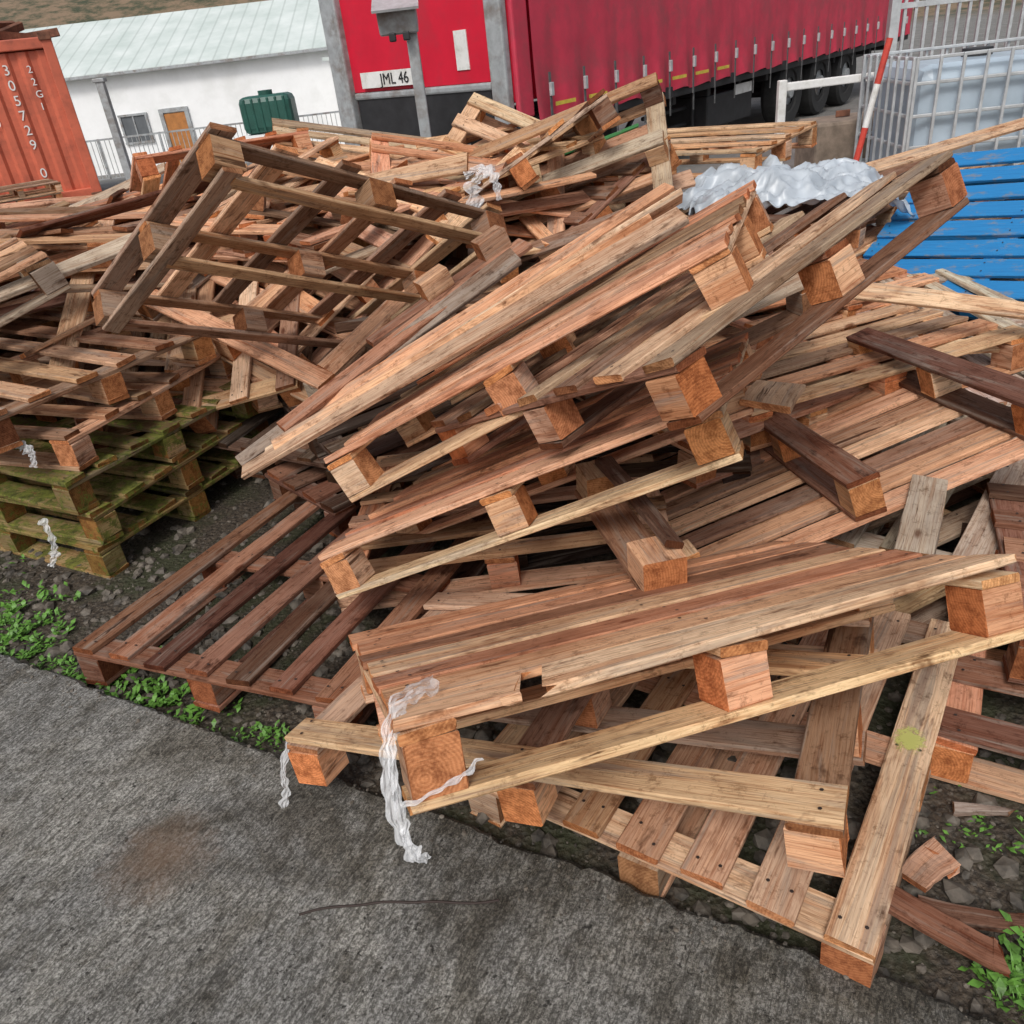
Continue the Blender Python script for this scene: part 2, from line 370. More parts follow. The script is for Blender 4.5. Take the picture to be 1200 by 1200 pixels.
def concrete(name):
    m,nt,b=newmat(name); n=N(nt)
    pos=n.node('ShaderNodeNewGeometry').outputs['Position']
    rp=n.mapping(pos,(1,1,1),(0,0,math.radians(30.3)))   # x along edge, y across
    sp=n.node('ShaderNodeSeparateXYZ'); n.link(rp,sp.inputs[0])
    agg,agg2,_=n.noise(pos,150,4,.85,0,both=True); broom=n.noise(n.mapping(rp,(110,22,1)),1,4,.78,1.0)
    med,m2,_=n.noise(pos,17,4,.82,0,both=True); big,bg2,bg3=n.noise(pos,1.9,4,.75,.5,both=True)
    c=n.mix(n.ramp(agg,[(.42,0.0),(.58,1.0)]),(.11,.106,.097),(.385,.375,.35))
    c=n.mix(n.ramp(broom,[(.42,.75),(.54,0.0)]),c,(.06,.057,.05))
    c=n.mix(n.ramp(agg2,[(.60,0.0),(.66,.75)]),c,(.55,.53,.49))
    c=n.mix(n.ramp(med,[(.50,0.0),(.64,.65)]),c,n.mix(1.0,c,(.46,.43,.38),'MULTIPLY'))
    c=n.mix(n.ramp(big,[(.48,0.0),(.58,.8)]),c,n.mix(1.0,c,(.45,.42,.37),'MULTIPLY'))
    c=n.mix(n.ramp(bg2,[(.48,0.0),(.62,.8)]),c,n.mix(1.0,c,(1.35,1.33,1.28),'MULTIPLY'))
    pit=n.noise(pos,55,4,.7); c=n.mix(n.ramp(pit,[(.33,.9),(.38,0.0)]),c,(.02,.018,.015))
    ed=n.math('ADD',sp.outputs['Y'],n.math('MULTIPLY',n.math('SUBTRACT',m2,.5),.6))
    ed=n.math('ADD',ed,n.math('MULTIPLY',n.math('SUBTRACT',bg3,.5),1.0))
    ed=n.math('ADD',ed,n.math('MULTIPLY',sp.outputs['X'],.16))
    c=n.mix(n.ramp(n.math('SUBTRACT',ed,.2),[(.50,0.0),(.78,.88)]),c,n.mix(1.0,c,(.28,.245,.19),'MULTIPLY'))
    d=n.node('ShaderNodeVectorMath',operation='DISTANCE'); n.link(pos,d.inputs[0]); d.inputs[1].default_value=(-.93,1.32,.06)
    dd=n.math('ADD',d.outputs['Value'],n.math('MULTIPLY',n.math('SUBTRACT',med,.5),.22))
    c=n.mix(n.ramp(dd,[(.03,.65),(.15,0.0)]),c,(.17,.10,.055))
    n.link(c,b.inputs['Base Color']); n.link(n.ramp(big,[(.4,.85),(.65,.5)]),b.inputs['Roughness'])
    b.inputs['Specular IOR Level'].default_value=.3
    h=n.math('ADD',agg,broom); n.bump(h,b,1.0,.005)
    return m
ex,ey=.863,-.505
nxn,nyn=.505,.863
P0=Vector((0,1.2,0))
def strip(name,o0,o1,z,mat,l0=-14,l1=14,segs=160,jit=0.0):
    vs=[];fs=[]
    for i in range(segs+1):
        s=l0+(l1-l0)*i/segs
        j=jit*(noise.noise(Vector((s*5,0,0)))+.8*noise.noise(Vector((s*21,4,0)))+.5*noise.noise(Vector((s*60,4,0))))
        a=(P0.x+ex*s+nxn*(o0+j),P0.y+ey*s+nyn*(o0+j)); c=(P0.x+ex*s+nxn*o1,P0.y+ey*s+nyn*o1)
        vs+=[(a[0],a[1],z-.016),(a[0]-.016*nxn,a[1]-.016*nyn,z),(c[0],c[1],z),(a[0],a[1],-.15),(c[0],c[1],-.15)]
    for i in range(segs):
        k=i*5;q=k+5
        fs+=[(k+1,k+2,q+2,q+1),(k,k+1,q+1,q),(k+3,k,q,q+3),(k+2,k+4,q+4,q+2)]
    me=bpy.data.meshes.new(name); me.from_pydata(vs,[],fs); me.materials.append(mat)
    o=bpy.data.objects.new(name,me); COL.objects.link(o); return o
strip('concrete_road',0,-12,.062,concrete('road_concrete'),jit=.016,segs=1800)
cu=bpy.data.curves.new('thin_wire','CURVE'); cu.dimensions='3D'; cu.bevel_depth=.0028; s_=cu.splines.new('POLY'); s_.points.add(24)
for i in range(25):
    t=i/24; s_.points[i].co=(-.563+.437*t,1.118-.01*t+.012*math.sin(t*5)+.006*noise.noise(Vector((t*5,0,0))),.0645,1)
wo=bpy.data.objects.new('thin_wire',cu); COL.objects.link(wo); cu.materials.append(NAIL)
# ------------------------------------------------------------ loose stones
import bmesh
def stones(name,cnt,sampler,mat,smin,smax,seed):
    rr=random.Random(seed); vs=[];fs=[]
    bm=bmesh.new(); bmesh.ops.create_icosphere(bm,subdivisions=1,radius=1); iv=[v.co.copy() for v in bm.verts]; iff=[[v.index for v in f.verts] for f in bm.faces]; bm.free()
    for i in range(cnt):
        x,y,z=sampler(rr); s=smin+(smax-smin)*rr.random()**5
        sc=Vector((s*rr.uniform(.7,1.3),s*rr.uniform(.7,1.3),s*rr.uniform(.4,.8))); M=Euler((rr.uniform(-.4,.4),rr.uniform(-.4,.4),rr.uniform(0,6.3))).to_matrix()
        b0=len(vs)
        for v in iv:
            q=Vector((v.x*sc.x,v.y*sc.y,v.z*sc.z))*rr.uniform(.82,1.15); q=M@q; vs.append((q.x+x,q.y+y,q.z+z+sc.z*.1))
        fs+=[tuple(b0+a for a in f) for f in iff]
    me=bpy.data.meshes.new(name); me.from_pydata(vs,[],fs); me.materials.append(mat)
    o=bpy.data.objects.new(name,me); COL.objects.link(o)
STONE=simple('stone',(.10,.085,.068),.7,0,.9,14,.4)
def samp(rr):
    s=rr.uniform(-4,3); d=abs(rr.gauss(0,.7))+.01
    x=P0.x+ex*s+nxn*d; y=P0.y+ey*s+nyn*d
    return x,y,gz(x,y)
stones('gravel',7500,samp,STONE,.003,.032,3)
def samp2(rr):
    s=rr.uniform(-3,2.2); d=-abs(rr.gauss(0,.06))-.012
    return P0.x+ex*s+nxn*d,P0.y+ey*s+nyn*d,.062
stones('grit',1400,samp2,STONE,.001,.007,4)
# ------------------------------------------------------------ weeds
WEED=simple('weed_leaf',(.10,.23,.035),.5,0,.5,30,.1)
def weeds(name,spots,seed,grass=False):
    rr=random.Random(seed); vs=[];fs=[]
    for (x,y,r,cnt,h) in spots:
        for i in range(cnt):
            a=rr.uniform(0,6.28); d=r*rr.random()**.8; cx=x+1.5*d*math.cos(a); cy=y+d*math.sin(a)
            if noise.noise(Vector((cx*14,cy*14,0)))<-.05: continue
            z0=gz(cx,cy)
            a2=rr.uniform(0,6.28); l=rr.uniform(.4,1.2)*h; w=l*(.07 if grass else rr.uniform(.35,.6)); el=rr.uniform(.7,1.4) if grass else rr.uniform(.1,.9)
            zz=z0+(0 if grass else rr.uniform(0,.6)*h)
            dx,dy=math.cos(a2),math.sin(a2); b0=len(vs)
            pts=[(0,0,0),(.5,w/l*.5,.62),(.5,-w/l*.5,.62),(1,0,.85)]
            for (t,s,k) in pts:
                vs.append((cx+dx*l*t*math.cos(el)-dy*s*l,cy+dy*l*t*math.cos(el)+dx*s*l,zz+l*math.sin(el)*k))
            fs+=[(b0,b0+1,b0+2),(b0+1,b0+3,b0+2)]
    me=bpy.data.meshes.new(name); me.from_pydata(vs,[],fs); me.materials.append(WEED)
    o=bpy.data.objects.new(name,me); COL.objects.link(o)
spots=[]
def edge(s,d): return (P0.x+ex*s+nxn*d,P0.y+ey*s+nyn*d)
for s,d,r,cn,h in [(-2.15,.1,.13,520,.032),(-2.3,.2,.16,480,.032),(-2.02,.05,.09,260,.026),(-2.5,.1,.15,400,.028),(-1.85,.08,.08,200,.022),(-1.62,.08,.13,460,.03),(-1.35,.06,.13,480,.032),(-1.15,.05,.08,240,.028),(-.95,.05,.06,180,.022),(-.8,.04,.05,120,.02),(.98,.16,.1,260,.035),(1.2,.3,.14,360,.035),(1.35,.15,.1,260,.03),(1.05,.42,.12,220,.03),(1.5,.4,.15,300,.03),(.9,.12,.05,120,.03),(-2.9,.3,.3,260,.03),(-.55,.3,.1,90,.02),(1.1,.12,.06,160,.03),(.85,.5,.12,160,.02),(1.15,.6,.12,200,.025)]:
    x,y=edge(s,d); spots.append((x,y,r,cn,h))
weeds('weeds',spots,9)
weeds('grass_tufts',[(*edge(1.25,.22),.08,200,.11),(*edge(1.4,.35),.1,240,.12),(*edge(1.05,.5),.08,90,.08),(*edge(.95,.1),.07,100,.07),(*edge(1.1,.3),.06,110,.09),(*edge(-2.3,.15),.15,80,.05)],11,True)
# ------------------------------------------------------------ generic box part
def boxmesh(vs,fs,c,s,M=None):
    b0=len(vs)
    for sx in(-1,1):
        for sy_ in(-1,1):
            for sz in(-1,1):
                p=Vector((c[0]+sx*s[0]/2,c[1]+sy_*s[1]/2,c[2]+sz*s[2]/2)); vs.append(M@p if M else p)
    for f in ((0,1,3,2),(4,6,7,5),(0,4,5,1),(2,3,7,6),(0,2,6,4),(1,5,7,3)): fs.append(tuple(b0+i for i in f))
def part(name,parent,boxes,mat,bevel=.0,M=None):
    vs=[];fs=[]
    for bx_ in boxes: boxmesh(vs,fs,bx_[0],bx_[1],bx_[2] if len(bx_)>2 else None)
    me=bpy.data.meshes.new(name); me.from_pydata(vs,[],fs); me.materials.append(mat)
    o=bpy.data.objects.new(name,me); COL.objects.link(o); o.parent=parent
    if bevel:
        md=o.modifiers.new('b','BEVEL'); md.width=bevel; md.segments=2
    return o
def empty(name,loc=(0,0,0),rz=0):
    e=bpy.data.objects.new(name,None); COL.objects.link(e); e.location=loc; e.rotation_euler=(0,0,rz); return e
def cyl(name,parent,p0,p1,r,mat,seg=12):
    p0=Vector(p0);p1=Vector(p1);d=p1-p0; q=d.to_track_quat('Z','Y').to_matrix()
    vs=[];fs=[]
    for k,pp in enumerate((p0,p1)):
        for i in range(seg):
            a=i*2*math.pi/seg; vs.append(pp+q@Vector((r*math.cos(a),r*math.sin(a),0)))
    for i in range(seg): j=(i+1)%seg; fs.append((i,j,seg+j,seg+i))
    fs+=[tuple(range(seg))[::-1],tuple(range(seg,2*seg))]
    me=bpy.data.meshes.new(name); me.from_pydata(vs,[],fs); me.materials.append(mat)
    o=bpy.data.objects.new(name,me); COL.objects.link(o); o.parent=parent; return o
m,nt,b=newmat('yellow_spray_paint'); n=N(nt); pos=n.node('ShaderNodeTexCoord').outputs['Object']
b.inputs['Base Color'].default_value=(.58,.60,.16,1); b.inputs['Roughness'].default_value=.7
d=n.node('ShaderNodeVectorMath',operation='LENGTH'); n.link(n.mapping(pos,(11,15,1)),d.inputs[0])
n.link(n.math('MULTIPLY',n.ramp(n.math('ADD',d.outputs['Value'],n.noise(pos,60,3,.7)),[(.8,1.0),(1.4,0.0)]),.7),b.inputs['Alpha'])
me=bpy.data.meshes.new('paint_mark'); me.from_pydata([(-.09,-.045,0),(.09,-.045,0),(.09,.045,0),(-.09,.045,0)],[],[(0,1,2,3)]); me.materials.append(m)
pm=bpy.data.objects.new('paint_mark',me); COL.objects.link(pm); pm.parent=A; pm.location=(.03,-.42,.0800)
# ------------------------------------------------------------ trailer
RED=simple('curtain_red',(.54,.035,.072),.55,0,.15,3,.25,dirt=(.37,.05,.07),dscale=2)
REDP=simple('panel_red',(.58,.008,.033),.35,0,.10,2,.05,dirt=(.46,.02,.04),dscale=1.5)
GALV=simple('galvanised_steel',(.50,.52,.53),.5,.4,.2,12,.1)
GREYM=simple('grey_post',(.36,.38,.39),.5,.2,.2,10,.1,dirt=(.2,.17,.15))
BLACK=simple('chassis_black',(.018,.018,.02),.6,0,.4,6,.1)
RUB=simple('rubber',(.02,.02,.02),.85,0,.3,10,.1)
WHITE=simple('white_paint',(.74,.74,.72),.5,0,.10,10,.05,dirt=(.5,.49,.45),dscale=5)
YEL=simple('reflective_tape',(.65,.50,.06),.4,0,.2,20,0)
STRAP=simple('strap_webbing',(.10,.10,.10),.7,0,.3,20,0)
tr=empty('curtain_side_trailer',(.515,8.71,0),math.atan2(.758,.652))
ZB=.90; ZT=4.0; LT=13.6; WT=2.5
vs=[];fs=[];NX=520;NZ=26
for i in range(NX+1):
    x=.28+(LT-.28)*i/NX
    for j in range(NZ+1):
        t=j/NZ; z=ZB+.02+(ZT-ZB-.02)*t
        near=math.exp(-t*9); ph=(x*1.0/.62)
        pull=.035*near*math.cos(ph*2*math.pi)
        wv=.03*noise.noise(Vector((x*1.7,t*1.2,1)))+.012*noise.noise(Vector((x*7,t*3,4)))*(.4+near)
        zz=z-(.018*near*math.cos(ph*2*math.pi) if j<4 else 0)
        vs.append((x,-.012+pull+wv,zz))
for i in range(NX):
    for j in range(NZ): a=i*(NZ+1)+j; fs.append((a,a+NZ+1,a+NZ+2,a+1))
me=bpy.data.meshes.new('curtain'); me.from_pydata(vs,[],fs); me.materials.append(RED); me.polygons.foreach_set('use_smooth',[True]*len(fs))
o=bpy.data.objects.new('curtain',me); COL.objects.link(o); o.parent=tr
part('front_corner_wrap',tr,[((.15,.02,(ZB+ZT)/2+.04),(.24,.06,ZT-ZB-.08))],RED,.02)
part('body',tr,[((LT/2,WT/2,(ZT+ZB)/2+.1),(LT-.08,WT-.1,ZT-ZB-.25))],REDP,.02)
part('front_panel',tr,[((.02,WT/2,2.70),(.03,WT-.5,2.74))],REDP)
part('corner_post',tr,[((-.02,.15,2.45),(.10,.20,3.3)),((-.02,WT-.15,2.35),(.12,.24,3.5)),((0,WT/2,1.29),(.06,WT-.56,.07))],GREYM,.02)
part('front_beam',tr,[((.05,WT/2,1.05),(.12,WT-.6,.42))],BLACK,.01)
part('number_plate',tr,[((-.045,1.62,1.44),(.012,.85,.15))],WHITE)
part('notice',tr,[((-.0,.62,1.62),(.014,.16,.34))],WHITE)
cu=bpy.data.curves.new('plate_text','FONT'); cu.body='JML 46'; cu.size=.15; cu.extrude=.002
to=bpy.data.objects.new('plate_text',cu); COL.objects.link(to); to.parent=tr; to.matrix_local=Matrix(((0,0,-1,-.056),(-1,0,0,1.75),(0,1,0,1.39),(0,0,0,1))); cu.materials.append(BLACK)
part('side_rail',tr,[((LT/2,.07,ZB+.0),(LT-.1,.10,.13))],BLACK,.01)
part('yellow_tape',tr,[((.62+i*.62+.1,-.075,ZB+.16),(.36,.006,.035)) for i in range(7)],YEL)
stp=[];bk=[]
for i in range(21):
    x=.45+i*.62
    stp+=[((x,-.085,ZB+.20),(.035,.008,.50)),((x+.03,-.075,ZB-.14),(.03,.006,.2))]
    bk.append(((x,-.10,ZB+.3),(.05,.03,.12)))
part('strap',tr,stp,STRAP); part('buckle',tr,bk,GALV,.005)
part('chassis_beam',tr,[((LT/2,.75,.78),(LT-.4,.14,.30)),((LT/2,WT-.75,.78),(LT-.4,.14,.30))]+[((x,WT/2,.80),(.1,WT-.3,.14)) for x in [i*1.0+.5 for i in range(13)]],BLACK,.01)
part('landing_leg',tr,[((2.4,.45,.5),(.13,.13,.9)),((2.4,WT-.45,.5),(.13,.13,.9)),((2.4,.45,.05),(.34,.28,.05)),((2.4,WT-.45,.05),(.34,.28,.05)),((2.4,WT/2,.45),(.06,WT-1.0,.07)),((2.85,.5,.55),(.05,.05,1.0),T(2.85,.5,.5)@Matrix.Rotation(.9,4,'Y')@T(-2.85,-.5,-.5))],BLACK,.01)
part('pallet_locker',tr,[((5.2,.55,.52),(1.5,.8,.42)),((4.3,.3,.5),(.05,.05,.6)),((3.7,.4,.62),(1.2,.05,.05)),((3.7,.4,.42),(1.2,.05,.05))],BLACK,.02)
part('name_board',tr,[((5.6,.135,.72),(.55,.01,.13))],WHITE)
def wheel(nm,x,y):
    vs=[];fs=[];S=36
    prof=[(.20,.02),(.30,.03),(.31,.0),(.46,-.02),(.50,.02),(.505,.10),(.505,.24),(.47,.30),(.2,.30)]
    for i in range(S):
        a=i*2*math.pi/S
        for r,w in prof: vs.append((x+r*math.cos(a),y+w,.505+r*math.sin(a)))
    q=len(prof)
    for i in range(S):
        j=(i+1)%S
        for k2 in range(q-1): fs.append((i*q+k2,i*q+k2+1,j*q+k2+1,j*q+k2))
    me=bpy.data.meshes.new(nm); me.from_pydata(vs,[],fs); me.materials.append(RUB)
    o=bpy.data.objects.new(nm,me); COL.objects.link(o); o.parent=tr
    cyl(nm+'_rim',tr,(x,y+.06,.505),(x,y+.2,.505),.25,GREYM,24); cyl(nm+'_hub',tr,(x,y-.02,.505),(x,y+.1,.505),.10,GREYM,16)
for i,x in enumerate((7.3,8.65,10.0)): wheel('wheel_%d'%i,x,.08); wheel('wheel_far_%d'%i,x,WT-.4); cyl('axle_%d'%i,tr,(x,.2,.505),(x,WT-.2,.505),.07,BLACK)
part('mudguard',tr,[((8.65,.25,1.06-.2),(4.3,.4,.02))],BLACK)
# ------------------------------------------------------------ control box on post
cb=empty('control_box_on_post',(-.38,8.3,0))
part('post',cb,[((0,0,.9),(.10,.08,1.8))],GREYM,.01)
part('box',cb,[((-.10,-.02,1.93),(.34,.24,.2),T(-.1,0,1.93)@Matrix.Rotation(.35,4,'X')@T(.1,0,-1.93)),],GREYM,.02)
part('hood',cb,[((-.10,-.03,2.05),(.40,.34,.02),T(-.1,0,1.93)@Matrix.Rotation(.35,4,'X')@T(.1,0,-1.93))],GALV)
part('button',cb,[((-.16,-.13,1.78),(.06,.05,.07)),((-.04,-.13,1.78),(.06,.05,.07))],BLACK,.01)
# ------------------------------------------------------------ container
CONT=simple('container_paint',(.56,.13,.07),.55,0,.2,5,.15,dirt=(.33,.08,.045),dscale=2.5)
RUST=simple('rust',(.17,.07,.04),.85,0,.5,9,.4)
ct=empty('shipping_container',(-6.5,15.6,0),math.radians(24))
vs=[];fs=[];x=0;pts=[(0,0)]
while x>-5.6:
    pts+=[(x-.10,0),(x-.15,.04),(x-.24,.04),(x-.29,0)]; x-=.29
for (px,py) in pts: vs+=[(px-.16,py-.0,.2),(px-.16,py,2.3)]
for i in range(len(pts)-1): fs.append((2*i,2*i+2,2*i+3,2*i+1))
me=bpy.data.meshes.new('corrugated_wall'); me.from_pydata(vs,[],fs); me.materials.append(CONT)
o=bpy.data.objects.new('corrugated_wall',me); COL.objects.link(o); o.parent=ct
part('frame',ct,[((-.08,0,1.25),(.16,.14,2.5)),((-6.0,0,1.25),(.16,.14,2.5)),((-3.04,.0,.10),(5.92,.13,.2)),((-3.04,0,2.40),(5.92,.13,.16)),((-.08,2.36,1.25),(.16,.14,2.5))],CONT,.015)
part('shell',ct,[((-3.04,1.24,1.27),(5.9,2.2,2.3)),((-3.04,1.2,2.42),(6.0,2.3,.05))],CONT)
part('corner_casting',ct,[((-.09,-.01,.06),(.19,.18,.12)),((-.09,-.01,2.49),(.19,.18,.12))],RUST,.01)
def vtext(parent,body,x,z,size,mat,step):
    for i,chh in enumerate(body):
        if chh==' ': continue
        cu=bpy.data.curves.new('marking','FONT'); cu.body=chh; cu.size=size; cu.extrude=.002
        to=bpy.data.objects.new('marking_%d'%i,cu); COL.objects.link(to); to.parent=parent
        to.matrix_local=Matrix(((1,0,0,x),(0,0,-1,-.012),(0,1,0,z-step*i),(0,0,0,1))); cu.materials.append(mat)
vtext(ct,'305729 0',-.85,2.0,.21,WHITE,.22); vtext(ct,'CAXU',-1.3,2.0,.22,WHITE,.24); vtext(ct,'22G1',-.5,2.0,.15,WHITE,.18)
sc=empty('scrap_metal',(-8.0,16.2,2.46)); rs=random.Random(8)
part('scrap',sc,[((0,0,0),(rs.uniform(.4,1.6),.08,.12),T(rs.uniform(-3.0,.4),rs.uniform(-.9,.6),rs.uniform(.03,.45))@Euler((rs.uniform(-.5,.5),rs.uniform(-.4,.4),rs.uniform(0,3))).to_matrix().to_4x4()) for _ in range(70)],RUST)
for i in range(3): pallet((-7.3,14.3,.08+i*.15),RE(0,0,24+5*i),tone='brown',seed=70+i,n=6)
# ------------------------------------------------------------ white building
WALL=simple('white_render',(.86,.87,.87),.8,0,.04,1.5,.1,dirt=(.76,.77,.76),dscale=.6)
m,nt,b=newmat('corrugated_roof'); n=N(nt); pos=n.node('ShaderNodeTexCoord').outputs['Object']
w=n.node('ShaderNodeTexWave',bands_direction='X'); n.link(pos,w.inputs[0]); w.inputs['Scale'].default_value=.55
c=n.mix(n.ramp(n.noise(pos,.8,4,.6),[(.3,0.0),(.7,1.0)]),(.48,.55,.52),(.66,.71,.69))
c=n.mix(n.ramp(w.outputs['Fac'],[(.0,.4),(.08,0.0)]),c,(.25,.30,.28))
n.link(c,b.inputs['Base Color']); b.inputs['Roughness'].default_value=.6; ROOF=m
TIM=simple('door_timber',(.40,.16,.04),.6,0,.2,6,.1); GLASS=simple('window_glass',(.12,.13,.14),.15,0,.2,2,0)
bd=empty('white_building',(0,38,-1.5))
part('walls',bd,[((-15,6,1.87),(26,12,3.74))],WALL)
vs=[(-28.3,-.35,3.72),(-1.7,-.35,3.72),(-1.7,6,5.85),(-28.3,6,5.85),(-28.3,12.35,3.72),(-1.7,12.35,3.72)]
vs+=[(a,b_,c_-.1) for a,b_,c_ in vs]
fs=[(0,1,2,3),(3,2,5,4),(6,9,8,7),(9,10,11,8),(0,6,7,1),(1,7,8,2),(2,8,11,5),(0,3,9,6),(3,4,10,9),(4,5,11,10)]
me=bpy.data.meshes.new('roof'); me.from_pydata(vs,[],fs); me.materials.append(ROOF); o=bpy.data.objects.new('roof',me); COL.objects.link(o); o.parent=bd
part('door',bd,[((-11.9,-.03,1.02),(.85,.06,2.0))],TIM); part('door_frame',bd,[((-12.42,-.05,1.1),(.16,.1,2.2)),((-11.38,-.05,1.1),(.16,.1,2.2)),((-11.9,-.05,2.13),(.88,.1,.16))],GREYM)
part('window',bd,[((-13.6,-.02,1.6),(1.0,.04,.95))],GLASS); part('window_frame',bd,[((-13.6,-.045,1.08),(1.2,.09,.08)),((-13.6,-.045,2.12),(1.2,.09,.08)),((-14.14,-.045,1.6),(.08,.09,.96)),((-13.06,-.045,1.6),(.08,.09,.96)),((-13.6,-.045,1.6),(.05,.08,.94))],GREYM)
part('gutter',bd,[((-15,-.38,3.64),(26.4,.12,.1))],GREYM)
an=empty('white_outbuilding',(0,34,-1.3))
part('walls',an,[((-2.6,2,1.5),(4.2,3.5,3.0))],WALL); part('roof',an,[((-2.6,2,3.07),(4.6,3.9,.12),)],ROOF)
rl=empty('metal_railing',(0,28,-1.0)); bb=[((-8.5,0,1.32),(9.5,.05,.05)),((-8.5,0,.2),(9.5,.04,.04))]
bb+=[((-13.2+i*.14,0,.76),(.018,.018,1.08)) for i in range(68)]+[((-13.2+i*1.9,0,.6),(.06,.06,1.5)) for i in range(6)]
part('bars',rl,bb,GREYM)
lp=empty('steel_post',(-6.1,16,0)); part('post',lp,[((0,0,.9),(.13,.13,1.75))],GREYM,.01); part('cap',lp,[((0,0,1.79),(.2,.17,.06))],GREYM,.01)
GRN=simple('green_plastic',(.018,.085,.065),.45,0,.2,4,.05)
ot=empty('green_oil_tank',(-5.5,26,-.75)); 
part('plinth',ot,[((0,0,.42),(1.5,1.1,.85))],WALL)
part('tank_body',ot,[((0,0,1.33),(1.45,1.0,.95))],GRN,.16); part('ribs',ot,[((-.55+i*.22,0,1.33),(.07,1.05,.86)) for i in range(6)],GRN,.03)
cyl('lid',ot,(0,0,1.8),(0,0,1.92),.2,GRN,20)
# ------------------------------------------------------------ right: rails, fence, tank, pole, blocks
gr=empty('white_barrier_rail',(3.37,9.5,0),math.radians(3))
part('rails',gr,[((.85,0,.93),(1.7,.05,.08)),((.85,0,.50),(1.7,.05,.08)),((0,-.003,.5),(.09,.07,1.0)),((1.65,-.003,.5),(.09,.07,1.0))],WHITE,.01)
fe=empty('galvanised_fence',(4.35,9.2,0),math.radians(-4))
fb=[((2.4,0,.62),(4.8,.05,.06)),((2.4,0,2.5),(4.8,.05,.06)),((2.4,0,1.55),(4.8,.04,.05))]
fb+=[((.0+i*.105,-.0,1.5),(.028,.028,2.2)) for i in range(46)]+[((0,.0,1.3),(.09,.09,2.6)),((2.4,0.05,1.3),(.09,.09,2.6)),((4.8,.0,1.3),(.09,.09,2.6))]
part('bars',fe,fb,GALV)
ib=empty('ibc_water_tank',(3.03,6.0,.1),math.radians(-6))
IBW=simple('tank_plastic',(.40,.48,.55),.35,0,.18,2,.1)
part('inner_tank',ib,[((.6,.5,.66),(1.1,.9,.92))],IBW,.09)
cb_=[]
for z in (.22,.42,.62,.82,1.02,1.17):
    cb_+=[((.6,0,z),(1.2,.022,.022)),((.6,1.0,z),(1.2,.022,.022)),((0,.5,z),(.022,1.0,.022)),((1.2,.5,z),(.022,1.0,.022))]
for i in range(9): cb_+=[((.0+i*.15,-.018,.68),(.02,.02,1.0)),((.0+i*.15,1.018,.68),(.02,.02,1.0))]
for i in range(8): cb_+=[((-.018,.0+i*.143,.68),(.02,.02,1.0)),((1.218,.0+i*.143,.68),(.02,.02,1.0))]
part('cage',ib,cb_,GALV,.004); part('base',ib,[((.6,.5,.08),(1.2,1.0,.14))],GALV,.01); cyl('cap',ib,(.6,.5,1.12),(.6,.5,1.17),.1,BLACK,20)
pl=empty('red_white_pole'); REDO=simple('pole_red',(.55,.06,.04),.5)
a=Vector((2.70,6.3,.02)); bq=Vector((2.97,6.3,1.40))
for i in range(5): cyl('section_%d'%i,pl,a.lerp(bq,i/5),a.lerp(bq,(i+1)/5),.022,(REDO,WHITE)[i==1 or i==3])
CB=simple('old_concrete',(.22,.17,.13),.85,0,.4,8,.4)
for i,(x,y,w_) in enumerate(((3.2,7.5,.62),(3.95,7.6,.8))):
    e=empty('concrete_block',(x,y,.0),math.radians(4*i)); part('block',e,[((0,0,.4),(w_,.5,.8))],CB,.03); part('lifting_loop',e,[((0,0,.83),(.12,.02,.05))],RUST,.005)
pallet((4.1,5.6,.5),RE(4,-6,12),tone='grey',seed=90,n=6); pallet((3.5,5.0,.3),RE(0,-4,30),tone='brown',seed=91,n=6); pallet((2.9,5.4,.5),RE(0,-3,10),tone='brown',seed=92,n=6)
# ------------------------------------------------------------ tarp and plastic wrap
m,nt,b=newmat('plastic_film'); b.inputs['Base Color'].default_value=(.80,.81,.82,1); b.inputs['Roughness'].default_value=.3; b.inputs['Alpha'].default_value=.5; FILM=m
TARP=simple('grey_tarp',(.40,.44,.48),.35,0,.2,6,.2)
vs=[];fs=[];NU=90
for i in range(NU+1):
    for j in range(NU+1):
        u=i/NU-.5;v=j/NU-.5
        z=.07*noise.noise(Vector((u*3,v*3,2)))+.05*(1-abs(noise.noise(Vector((u*5+v*2,v*6,5))))*2.2)+.035*(1-abs(noise.noise(Vector((u*11-v*5,v*12,9))))*2.2)-.12*(abs(u)*2)**3-.30*max(0,-v-.2)
        vs.append((1.74+u*1.1+.08*noise.noise(Vector((v*5,1,0))),4.75+v*.75+.1*noise.noise(Vector((u*6,2,0))),.80+z))
for i in range(NU):
    for j in range(NU): a_=i*(NU+1)+j; fs.append((a_,a_+NU+1,a_+NU+2,a_+1))
me=bpy.data.meshes.new('grey_tarp'); me.from_pydata(vs,[],fs); me.materials.append(TARP); me.polygons.foreach_set('use_smooth',[True]*len(fs))
COL.objects.link(bpy.data.objects.new('grey_tarp',me))
for i in range(4): pallet((1.75-.02*i,4.76,.12+.15*i),RE(1,2,20+9*i),tone=('brown','mix','red','brown')[i],seed=95+i,n=6)
pallet((1.5,3.95,.12),RE(0,0,40),tone='dark',seed=120,n=6); pallet((1.45,3.95,.28),RE(0,3,15),tone='mix',seed=121,n=6); pallet((1.4,3.95,.45),RE(2,4,28),tone='red',seed=122,n=6)
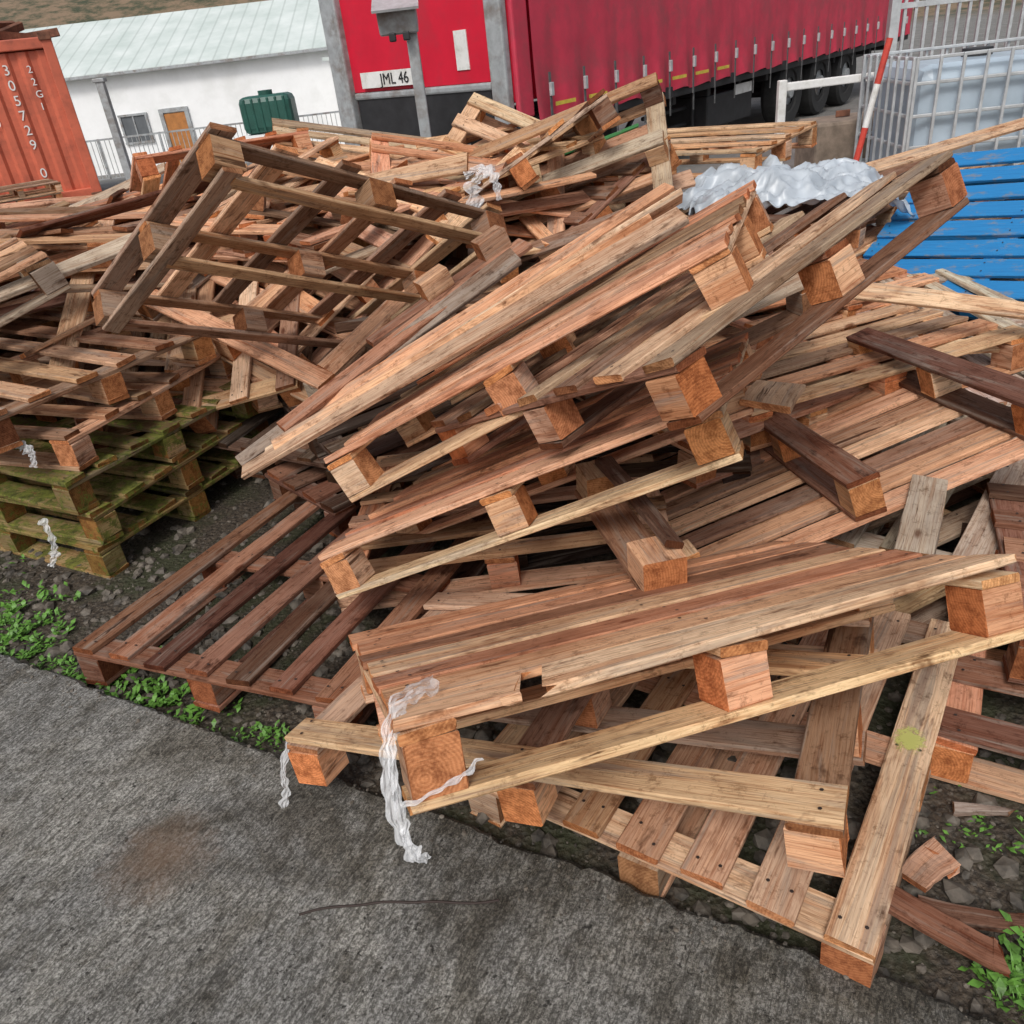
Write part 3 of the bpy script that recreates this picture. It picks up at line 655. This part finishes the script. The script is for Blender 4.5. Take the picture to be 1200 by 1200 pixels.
def ribbon(pts,w,seed,name='plastic_wrap'):
    P=[Vector(p) for p in pts]; samples=[]
    for i in range(len(P)-1):
        for k in range(14):
            t=k/14; p0=P[max(0,i-1)];p1=P[i];p2=P[i+1];p3=P[min(len(P)-1,i+2)]
            q=.5*((2*p1)+(p2-p0)*t+(2*p0-5*p1+4*p2-p3)*t*t+(-p0+3*p1-3*p2+p3)*t**3); samples.append(q)
    samples.append(P[-1]); vs=[];fs=[];K=7
    for i,q in enumerate(samples):
        d=(samples[min(i+1,len(samples)-1)]-samples[max(0,i-1)]).normalized(); s=d.cross(Vector((.3,-.9,.3))).normalized(); nn=d.cross(s)
        ww=w*(.35+1.1*abs(noise.noise(Vector((i*.16,seed,0)))))
        for k in range(K):
            t=k/(K-1)-.5
            vs.append(q+s*(ww*t+.006*noise.noise(Vector((i*.25,5,seed))))+nn*(w*.18*noise.noise(Vector((i*.4,k*.9,seed)))))
    for i in range(len(samples)-1):
        for k in range(K-1): a_=i*K+k; fs.append((a_,a_+K,a_+K+1,a_+1))
    me=bpy.data.meshes.new(name); me.from_pydata(vs,[],fs); me.materials.append(FILM)
    o=bpy.data.objects.new(name,me); COL.objects.link(o); return o
def loc(o,x,y,z): return o.matrix_world@Vector((x,y,z))
ribbon([loc(C,-.52,-.30,.088),loc(C,-.59,-.36,.09),loc(C,-.625,-.40,.03),loc(C,-.63,-.41,-.06),loc(C,-.625,-.41,-.12),loc(C,-.60,-.40,-.15)],.035,1)
ribbon([loc(C,-.52,-.24,.088),loc(C,-.60,-.33,.09),loc(C,-.632,-.37,.02),loc(C,-.64,-.40,-.07),loc(C,-.62,-.41,-.14)],.028,7)
ribbon([loc(C,-.63,-.36,-.06),loc(C,-.62,-.412,-.05),loc(C,-.54,-.412,-.035),loc(C,-.49,-.412,-.01)],.016,2)
ribbon([loc(B,-.64,-.36,.06),loc(B,-.65,-.40,-.0),loc(B,-.66,-.41,-.07),loc(B,-.68,-.43,-.12)],.03,3)
ribbon([(-1.95,2.78,.60),(-1.80,2.76,.575),(-1.72,2.74,.58),(-1.69,2.73,.54),(-1.70,2.72,.50)],.05,4)
ribbon([(-1.78,2.76,.27),(-1.76,2.74,.20),(-1.77,2.73,.13),(-1.8,2.72,.08)],.045,5)
ribbon([(.10,3.7,1.18),(.06,3.62,1.20),(.0,3.6,1.14),(.01,3.6,1.02)],.08,6)
ribbon([(-.03,3.66,1.18),(.03,3.62,1.21),(.09,3.6,1.17),(.10,3.6,1.08)],.06,8)
# ------------------------------------------------------------ camera, light
cam=bpy.data.cameras.new('camera'); co=bpy.data.objects.new('camera',cam); COL.objects.link(co)
cam.lens=28.5; cam.sensor_width=36; cam.clip_end=2000; cam.clip_start=.02
co.location=(0,0,1.65); co.rotation_euler=(1.04414773,.10251445,-.05942993)
scene.camera=co
w=bpy.data.worlds.new('World'); scene.world=w; w.use_nodes=True; nt=w.node_tree; nt.nodes.clear()
o=nt.nodes.new('ShaderNodeOutputWorld'); bg=nt.nodes.new('ShaderNodeBackground'); sk=nt.nodes.new('ShaderNodeTexSky')
sk.sky_type='NISHITA'; sk.sun_disc=False; sk.sun_elevation=math.radians(50); sk.sun_rotation=math.radians(200); sk.air_density=1.0; sk.dust_density=4
hs=nt.nodes.new('ShaderNodeHueSaturation'); hs.inputs['Saturation'].default_value=.4
nt.links.new(sk.outputs[0],hs.inputs['Color']); nt.links.new(hs.outputs[0],bg.inputs[0]); nt.links.new(bg.outputs[0],o.inputs[0]); bg.inputs[1].default_value=.145
sl=bpy.data.lights.new('sun','SUN'); sl.energy=1.5; sl.angle=math.radians(14); sl.color=(1,.97,.93)
so=bpy.data.objects.new('sun',sl); COL.objects.link(so)
az=math.radians(200); el=math.radians(50)
d=Vector((math.sin(az)*math.cos(el),math.cos(az)*math.cos(el),math.sin(el)))
so.rotation_euler=d.to_track_quat('Z','Y').to_euler()
scene.view_settings.view_transform='Standard'; scene.view_settings.look='None'; scene.view_settings.exposure=0
